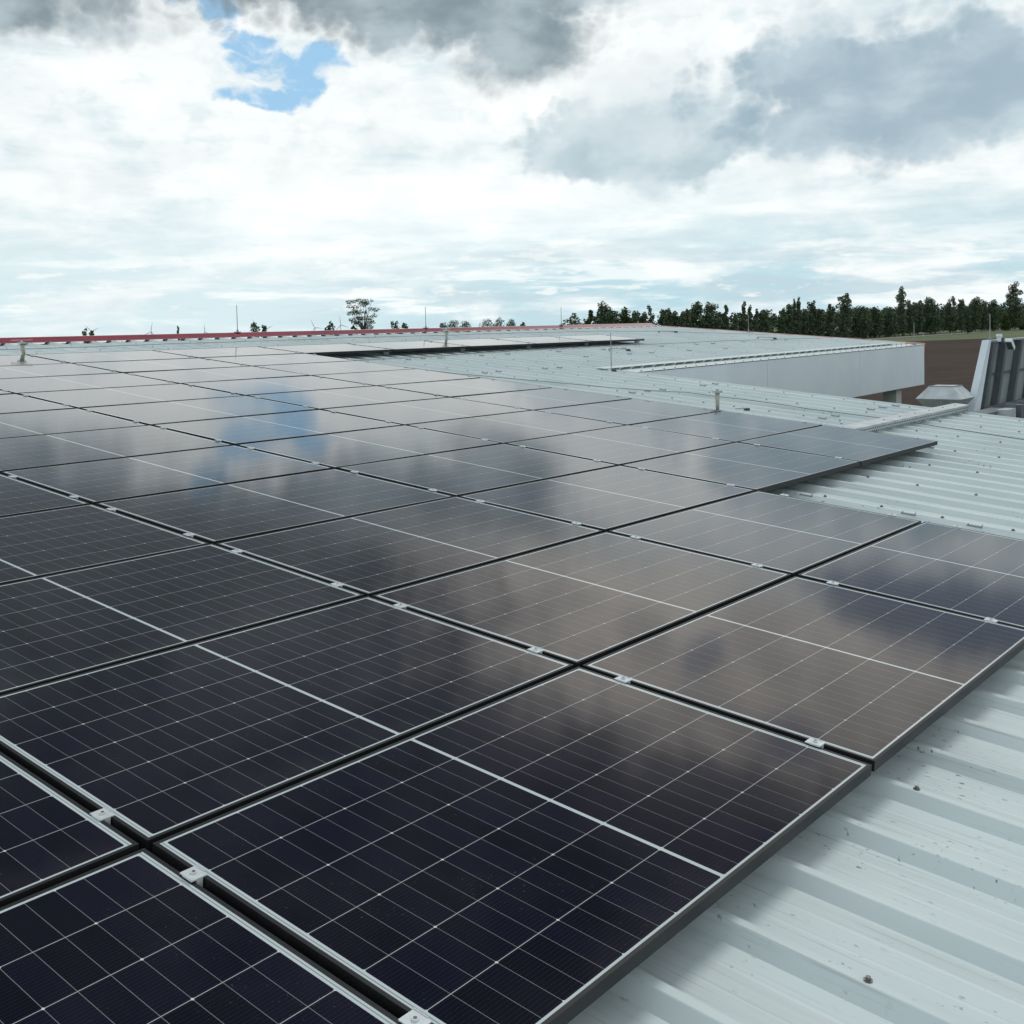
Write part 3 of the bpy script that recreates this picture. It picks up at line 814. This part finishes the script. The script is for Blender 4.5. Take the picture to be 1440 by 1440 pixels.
mb = MB(); mb.box(-.185, .185, -.190, -.181, zt - .008, zt + .006).box(-.190, -.181, -.1805, .1805, zt - .008, zt + .006)
lpart("seam", mb, M_GALVD, cw)

dt = thing("duct_run", "grey sheet metal duct boxes at the foot of the leaning parapet", "duct", (13.9, 2.0, AZ - .8))
zt = -.02
def wbox(*a): return MB().box(*a)
part("duct_body", wbox(13.35, 14.4, 2.05, 2.25, AZ, .0), M_GALVD, dt)
part("duct_lid", wbox(13.32, 14.43, 2.02, 2.28, .0002, .012), M_POST, dt)
part("junction_box", wbox(13.9, 14.25, 1.90, 2.045, AZ, .03), M_GALV, dt)
part("junction_box", wbox(14.5, 14.66, 1.90, 2.045, AZ, .055), M_POST, dt)
part("flange", wbox(14.30, 14.34, 1.93, 2.047, AZ, .09), M_POST, dt)
part("flange", wbox(14.80, 14.86, 1.8, 2.047, AZ, .085), M_POST, dt)
part("duct_bend", MB().tube([(14.9, 1.9, -.10), (15.6, 1.6, -.10), (17, 1.2, -.10), (22, 0.6, -.10)], .13, 12), M_POST, dt)

# ------------------------------------------------------------------ trees
nrng = np.random.default_rng(11)
def leaves(lobes, n, size, rng, surf=0.55):
    """leaf-sized quads spread through ellipsoid lobes (cx,cy,cz,rx,ry,rz)"""
    L = np.array(lobes, float); vol = (L[:, 3] * L[:, 4] * L[:, 5]) ** 0.75
    idx = rng.choice(len(L), n, p=vol / vol.sum()); l = L[idx]
    dirs = rng.normal(size=(n, 3)); dirs /= np.linalg.norm(dirs, axis=1)[:, None]
    rad = rng.random(n) ** (1 / 3.0); rad = np.where(rng.random(n) < surf, 0.72 + 0.38 * rng.random(n), rad)
    c = l[:, :3] + dirs * rad[:, None] * l[:, 3:]
    a = rng.normal(size=(n, 3)); a[:, 2] *= .6; a /= np.linalg.norm(a, axis=1)[:, None]
    b_ = np.cross(a, rng.normal(size=(n, 3))); b_ /= np.linalg.norm(b_, axis=1)[:, None]
    s = (size * (0.5 + rng.random(n)))[:, None]
    v = np.stack([c - a * s, c + b_ * s * .6, c + a * s, c - b_ * s * .6], 1).reshape(-1, 3)
    return v
def leaf_mesh(name, v, m):
    me = bpy.data.meshes.new(name); n = len(v) // 4
    me.vertices.add(len(v)); me.vertices.foreach_set("co", v.astype(np.float32).ravel())
    me.loops.add(4 * n); me.polygons.add(n)
    me.loops.foreach_set("vertex_index", np.arange(4 * n, dtype=np.int32))
    me.polygons.foreach_set("loop_start", np.arange(0, 4 * n, 4, dtype=np.int32))
    me.update(calc_edges=True); me.materials.append(m); return me

def lobes_for(kind, h, wd, rng):
    r = wd / 2; L = []
    if kind == 'poplar':
        n = 16
        for k in range(n):
            f = k / (n - 1); z = h * (0.12 + 0.84 * f)
            rr = r * (0.60 + 0.45 * math.sin(math.pi * min(1, f * .80 + .12))) * (0.7 if f > .9 else 1) * rng.uniform(.75, 1.05)
            L.append((rng.normal() * r * .22, rng.normal() * r * .22, z, rr * .8, rr * .8, h * .065))
    elif kind == 'conic':
        n = 13
        for k in range(n):
            f = k / (n - 1); z = h * (0.15 + 0.82 * f); rr = r * (1.10 - .72 * f) * rng.uniform(.7, 1.1)
            L.append((rng.normal() * r * .2, rng.normal() * r * .2, z, rr * .8, rr * .8, h * .06))
    elif kind == 'open':
        # sparse umbrella of separate sprays on visible limbs
        for (x, y, z, q) in ((-.85, .1, .95, .22), (-.62, -.1, .78, .20), (-.9, 0, .58, .22), (-.45, .2, .98, .16), (-.2, -.2, .88, .28), (-.12, .15, 1.0, .2), (.12, 0, .97, .22), (.3, .1, .92, .2), (.42, -.2, 1.0, .12),
                             (.62, .1, .72, .2), (.9, 0, .70, .22), (.55, .2, .42, .22), (.4, 0, .30, .25), (-.3, 0, .62, .22), (-.55, .1, .60, .2), (.1, 0, .62, .16), (-.15, .2, .22, .25), (.35, .1, .12, .3), (-.7, -.1, .68, .15), (-.8, 0, .36, .2), (-.55, .1, .28, .2), (.8, 0, .5, .18), (-.97, 0, .8, .16), (.72, .1, .28, .16), (0, .1, .4, .2), (-.3, 0, .42, .2)):
            L.append((x * r, y * r, h * (.49 + .49 * z), q * r, q * r, q * r * .55))
    else:
        n = {'oval': 34, 'round': 36, 'bush': 26, 'dense': 46}[kind]
        lo = {'oval': .14, 'round': .10, 'bush': .04, 'dense': .06}[kind]
        sx, sy = rng.uniform(.8, 1.1, 2)
        for k in range(n):
            f = (k + rng.random()) / n; z = h * (lo + (0.94 - lo) * f)
            if kind == 'oval': pr = math.sqrt(max(.05, 1 - ((f - .52) / .60) ** 2))
            elif kind == 'dense': pr = 1.0 if f < .6 else 1.0 - (f - .6) * 1.25
            else: pr = math.sqrt(max(.08, 1 - ((f - .45) / .62) ** 2))
            th = rng.uniform(0, 6.283); q = r * rng.uniform(.26, .46) * (1 if f < .88 else .8); rr = max(0, r * pr - q * .8) * math.sqrt(rng.uniform(.1, 1.15))
            L.append((rr * math.cos(th) * sx, rr * math.sin(th) * sy, min(z, h - q * .8), q, q, q * rng.uniform(.8, 1.5)))
    return L

def make_tree(kind, x, y, h, wd, name, label, cat, group, m, n=None, size=None):
    rng = nrng
    z0 = ground_h(x, y)
    t_ = thing(name, label, cat, (x, y, z0), group=group)
    if kind == 'open':
        tb = MB(); r = wd / 2
        tb.tube([(0, 0, 0), (.1, 0, h * .28), (0, 0, h * .42)], [.24, .19, .15], 8)
        lpart("trunk", tb, M_BARK, t_)
        L = lobes_for(kind, h, wd, rng)
        for l in L:
            st = Vector((rng.normal() * .1, rng.normal() * .1, h * rng.uniform(.36, .50)))
            e = Vector(l[:3]); mid = st.lerp(e, .5) + Vector((rng.normal() * .25, rng.normal() * .2, h * .03))
            lpart("limb", MB().tube([st, mid, e], [.10, .06, .025], 5), M_BARK, t_)
        v = leaves(L, 2600, .14, rng, .3)
        link("crown", leaf_mesh("crown", v, m), t_)
        return t_
    L = lobes_for(kind, h, wd, rng)
    tb = MB(); tb.tube([(0, 0, 0), (0, 0, h * .35), (wd * .02, 0, h * .72)], [max(.12, h * .016), h * .011, .04], 7)
    for q in range(5):
        l = L[int(rng.integers(len(L)))]; zs_ = min(h * rng.uniform(.2, .5), l[2] * .9)
        tb.tube([(0, 0, zs_), (l[0] * .6, l[1] * .6, (zs_ + l[2]) / 2 + .1), (l[0], l[1], l[2])], [h * .006, h * .004, .02], 5)
    lpart("trunk", tb, M_BARK, t_)
    n = n or int(700 + 38 * h * wd); size = size or 0.27
    v = leaves(L, n, size, rng)
    v[:, 2] = np.maximum(v[:, 2], 0.05)
    link("crown", leaf_mesh("crown", v, m), t_)
    return t_
TREES = [('dense', 246.6, 172.1, 13.0, 4.2), ('bush', 241.9, 173.2, 11.1, 2.7), ('bush', 249.6, 171.3, 10.7, 4.3), ('round', 254.0, 170.1, 11.4, 3.1), ('oval', 257.2, 169.2, 10.6, 2.6), ('oval', 260.2, 168.4, 10.2, 2.4), ('conic', 262.7, 167.6, 11.7, 2.0), ('oval', 266.9, 166.3, 10.7, 2.8), ('oval', 269.1, 165.6, 11.4, 2.2), ('oval', 271.5, 164.8, 10.4, 2.4), ('oval', 273.3, 164.2, 10.0, 2.0), ('oval', 275.0, 163.6, 11.0, 2.4), ('oval', 278.4, 162.3, 13.0, 3.9), ('oval', 283.6, 160.4, 12.9, 4.1), ('oval', 286.5, 159.3, 10.0, 2.1), ('conic', 288.8, 158.4, 11.4, 2.1), ('conic', 291.9, 157.1, 8.9, 1.9), ('conic', 294.9, 155.9, 12.4, 2.1), ('conic', 296.8, 155.1, 11.1, 2.3), ('conic', 299.0, 154.1, 10.2, 1.9), ('round', 301.9, 152.8, 10.0, 3.4), ('oval', 308.2, 149.9, 10.7, 2.6), ('oval', 310.4, 148.9, 12.2, 2.6), ('poplar', 312.1, 148.1, 13.0, 1.3), ('poplar', 313.5, 147.4, 13.7, 1.5), ('oval', 315.7, 146.3, 10.4, 1.7), ('oval', 318.1, 145.2, 13.0, 2.8), ('oval', 320.5, 143.9, 10.5, 3.0), ('oval', 324.5, 141.8, 11.8, 2.2), ('oval', 329.0, 139.4, 15.2, 4.2), ('round', 357.8, 145.9, 10.8, 5.7), ('round', 372.0, 147.2, 10.6, 5.4), ('round', 387.9, 148.4, 10.1, 6.1), ('poplar', 403.0, 149.2, 17.9, 3.4), ('oval', 411.8, 149.6, 13.2, 3.7), ('oval', 420.6, 149.9, 13.5, 4.3), ('round', 434.3, 150.1, 14.4, 6.1), ('oval', 457.6, 150.0, 14.8, 4.0), ('oval', 469.7, 149.7, 14.3, 3.5), ('oval', 485.0, 149.1, 14.7, 5.7), ('oval', 495.5, 148.6, 14.1, 3.7), ('round', 505.2, 147.9, 13.5, 5.0), ('bush', 519.8, 146.8, 7.5, 5.1), ('poplar', 531.2, 145.8, 21.5, 6.4), ('bush', 538.5, 145.0, 5.4, 4.5)]
kn = {'dense': 'tall dark dense', 'bush': 'low bushy green', 'round': 'round topped', 'oval': 'oval crowned', 'conic': 'narrow pointed', 'poplar': 'slim upright poplar'}
nm = {'poplar': 'poplar_tree', 'bush': 'bush'}
for i, (kd, x, y, h, wd) in enumerate(TREES):
    m = {'dense': M_LEAF_DARK, 'bush': M_LEAF_OLIVE, 'round': M_LEAF_OLIVE if i < 10 else M_LEAF_DARK, 'oval': M_LEAF_GREY if i % 3 else M_LEAF_DARK, 'conic': M_LEAF_GREY, 'poplar': M_LEAF_GREY}[kd]
    if kd == 'poplar' and h > 20: m = M_LEAF_DARK
    if kd in ('oval', 'round', 'dense'): wd *= 1.3
    elif kd in ('conic', 'poplar'): wd *= 1.25
    if i < 21: wd *= 1.15
    lab = "%s%s, %s from the left in the row beyond the field" % (kn[kd], "" if kd == 'poplar' else (" shrub" if kd == 'bush' else " tree"), ordn(i + 1))
    make_tree(kd, x, y, h, wd, nm.get(kd, 'tree'), lab, 'shrub' if kd == 'bush' else 'tree', "trees in the row beyond the ploughed field", m)
make_tree('round', 342.6, 138.9, 8.6, 2.6, 'tree', "small dark roadside tree with a thin bare trunk behind the canopy corner", 'tree', "small trees at the road edge", M_LEAF_DARK)
make_tree('round', 435.0, 136.4, 10.2, 4.2, 'tree', "small dark roadside tree with a thin bare trunk left of the leaning parapet", 'tree', "small trees at the road edge", M_LEAF_DARK)
# trees that show over the ridge on the left: azimuth from the picture's geometry, real distances
def far(dirx, diry, D): return EYE.x + dirx * D, EYE.y + diry * D
x, y = far(.6762, .7367, 250)
make_tree('open', x, y, 13.6, 8.6, 'tree', "sparse open tree with visible limbs rising behind the red ridge", 'tree', None, M_LEAF_RUSSET)
LEFT = [('bush', .654, .7565, 255, 8.6, 2.4, "low bush at the left foot of the sparse tree"), ('bush', .670, .7424, 260, 8.0, 1.8, "little bush under the sparse tree's crown"),
        ('bush', .6959, .7181, 260, 8.7, 3.0, "leafy bush just right of the sparse tree"), ('round', .7020, .7122, 300, 8.2, 2.3, "small dark bush further right of the sparse tree"),
        ('round', .7330, .6802, 620, 10.0, 6.4, "round dark tree, largest of the left far clump behind the ridge"), ('round', .7400, .6726, 620, 9.2, 5.0, "round dark tree, right one of the left far clump"), ('round', .7265, .6872, 620, 8.6, 3.6, "small dark tree, left one of the left far clump"),
        ('round', .7525, .6586, 620, 10.0, 6.0, "round dark tree, left one of the right far clump behind the ridge"), ('round', .7600, .6499, 620, 10.6, 5.4, "round dark tree in the middle of the right far clump"), ('round', .7668, .6419, 620, 9.6, 4.2, "round dark tree, right one of the right far clump"), ('bush', .7735, .6338, 620, 8.2, 2.4, "tiny far bush right of the two far clumps"),
        ('bush', .4870, .8734, 400, 8.7, 2.8, "dark bush peeping over the ridge at the far left"), ('bush', .4915, .8709, 400, 8.2, 2.4, "smaller dark bush beside the far left one on the ridge"),
        ('round', .6035, .7974, 300, 9.2, 2.9, "dark small tree among the turbines over the ridge"), ('bush', .6095, .7928, 300, 8.6, 2.2, "dark bush right beside the small tree among the turbines"),
        ('conic', .5510, .8345, 400, 8.6, 1.2, "tiny pointed tree poking over the ridge"), ('bush', .8075, .5899, 380, 8.4, 2.6, "low bush at the left end of the dark tree row")]
for kd, a, b_, D, h, wd, lab in LEFT:
    x, y = far(a, b_, D); h += 0.0020 * D; wd *= 1.7 if D > 600 else 1.15; make_tree(kd, x, y, h, wd, 'bush' if kd == 'bush' else 'tree', lab, 'shrub' if kd == 'bush' else 'tree', "far trees behind the red ridge", M_LEAF_DARK, n=1900 if D > 600 else 900)

# the thicket that fills the row below the crowns: nobody could count it
path = [(239, 177, 10.3), (262, 172, 10.0), (283, 164, 9.9), (302, 157, 9.9), (310, 153, 10.4), (330, 146, 10.6), (345, 149, 10.6), (390, 155, 11.0), (430, 156, 12.0), (470, 156, 12.6), (520, 154, 12.3), (566, 150, 10.5), (640, 150, 11)]
L = []
for (xa, ya, ha), (xb, yb_, hb) in zip(path[:-1], path[1:]):
    n = max(3, int(math.hypot(xb - xa, yb_ - ya) / 1.5))
    for k in range(n):
        f = (k + random.random()) / n; q = random.uniform(1.1, 2.2); hh = (ha + (hb - ha) * f) * random.uniform(.72, 1.02)
        for z in (0.22, 0.5, 0.82):
            L.append((xa + (xb - xa) * f + random.uniform(-1, 1), ya + (yb_ - ya) * f + random.uniform(-3, 5), hh * z + GZ, q, q, hh * .17))
v = leaves(L, 56000, .42, nrng, .5)
v[:, 2] = np.maximum(v[:, 2], GZ + .05)
o = link("thicket", leaf_mesh("thicket", v, M_LEAF_DARK)); tag(o, "dense dark thicket filling the tree row along the road", "thicket", kind="stuff")
# wooded rise far behind on the right
L = []
for k in range(420):
    az = R(random.uniform(63, 82)); D = random.uniform(1080, 1350); q = random.uniform(4, 8)
    x, y = D * math.sin(az), D * math.cos(az); z = ground_h(x, y)
    L.append((x, y, z + q * .7, q, q, q * random.uniform(.8, 1.25)))
v = leaves(L, 26000, 1.1, nrng, .6)
M_LEAF_FAR = leaf_mat("far_foliage", (0.030, 0.050, 0.040), (0.042, 0.066, 0.048), (0.055, 0.080, 0.058))
o = link("far_woodland", leaf_mesh("far_woodland", v, M_LEAF_FAR)); tag(o, "distant dark woodland on the low rise behind the tree row", "woodland", kind="stuff")

# white marker posts along the road
M_MARK = simple("marker_post_white", (0.72, 0.72, 0.70), 0.6, 0, 0.05, 3)
mks = ["leftmost white marker post along the road, above the canopy corner", "second white marker post from the left along the road", "white marker post along the road between the small tree and the parapet rod", "rightmost white marker post along the road near the tall poplar"]
for (x, y), lab in zip([(396.0, 139.2), (430.0, 140.6), (461, 142.0), (528, 144.8)], mks):
    t_ = thing("marker_post", lab, "marker post", (x, y, GZ), group="white marker posts along the road")
    lpart("post", MB().prism([(-.09, -.07, 0), (.09, -.07, 0), (0, .08, 0)], (0, 0, 1.15)), M_MARK, t_)
    lpart("band", MB().prism([(-.095, -.075, .78), (.095, -.075, .78), (0, .09, .78)], (0, 0, .22)), M_PLAST, t_)

# ------------------------------------------------------------------ wind turbines far off
M_TURB = simple("turbine_grey", (0.30, 0.33, 0.35), 0.5, 0, 0.05, .1)
turb = [(130, 466, -70, 40), (213, 467, -12, 42), (288, 467, 5, 36), (357, 460, 8, 36), (374, 463, 55, 38), (443, 461, 25, 40), (479, 457, 10, 42), (809.5, 452.5, 0, 26)]
def pix_dir(px, py):
    c_ = Vector(((px - 720) / 1563.41, (py - 540) / 1563.41, 1.0))
    return Vector((sum(_r[i][0] * c_[i] for i in range(3)), sum(_r[i][1] * c_[i] for i in range(3)), sum(_r[i][2] * c_[i] for i in range(3))))
for i, (px, py, ph, bl) in enumerate(turb):
    d_ = pix_dir(px, py); d_ = d_ / math.hypot(d_.x, d_.y); hub = EYE + d_ * 5000
    z0 = ground_h(hub.x, hub.y)
    t_ = thing("wind_turbine", "distant wind turbine, %s from the left on the horizon" % ordn(i + 1), "wind turbine", (hub.x, hub.y, z0), Matrix.Rotation(math.atan2(d_.y, d_.x) + R((-40, -30, 10, 20, 40, -15, 25, 10)[i]), 4, 'Z'), group="wind turbines on the horizon")
    hh = hub.z - z0
    lpart("tower", MB().tube([(0, 0, 0), (0, 0, hh - 1.5)], [2.0, 1.2], 10), M_TURB, t_)
    lpart("nacelle", MB().box(-4, 4, -1.6, 1.6, hh - 1.45, hh + 1.6), M_TURB, t_)
    lpart("hub", MB().tube([(-6.2, 0, hh), (-5.2, 0, hh), (-4.02, 0, hh)], [.5, 1.4, 1.6], 10), M_TURB, t_)
    for k in range(3):
        a = R(ph + 120 * k); dv = Vector((0, math.sin(a), math.cos(a))); pv = Vector((0, math.cos(a), -math.sin(a)))
        c0 = Vector((-5.2, 0, hh)); poly = [c0 + dv * 1.5 - pv * .8, c0 + dv * 1.5 + pv * .9, c0 + dv * bl * .25 + pv * 1.8, c0 + dv * bl + pv * .3, c0 + dv * bl - pv * .2, c0 + dv * bl * .25 - pv * .9]
        lpart("blade", MB().prism([p + Vector((-.3, 0, 0)) for p in poly], (.6, 0, 0)), M_TURB, t_)
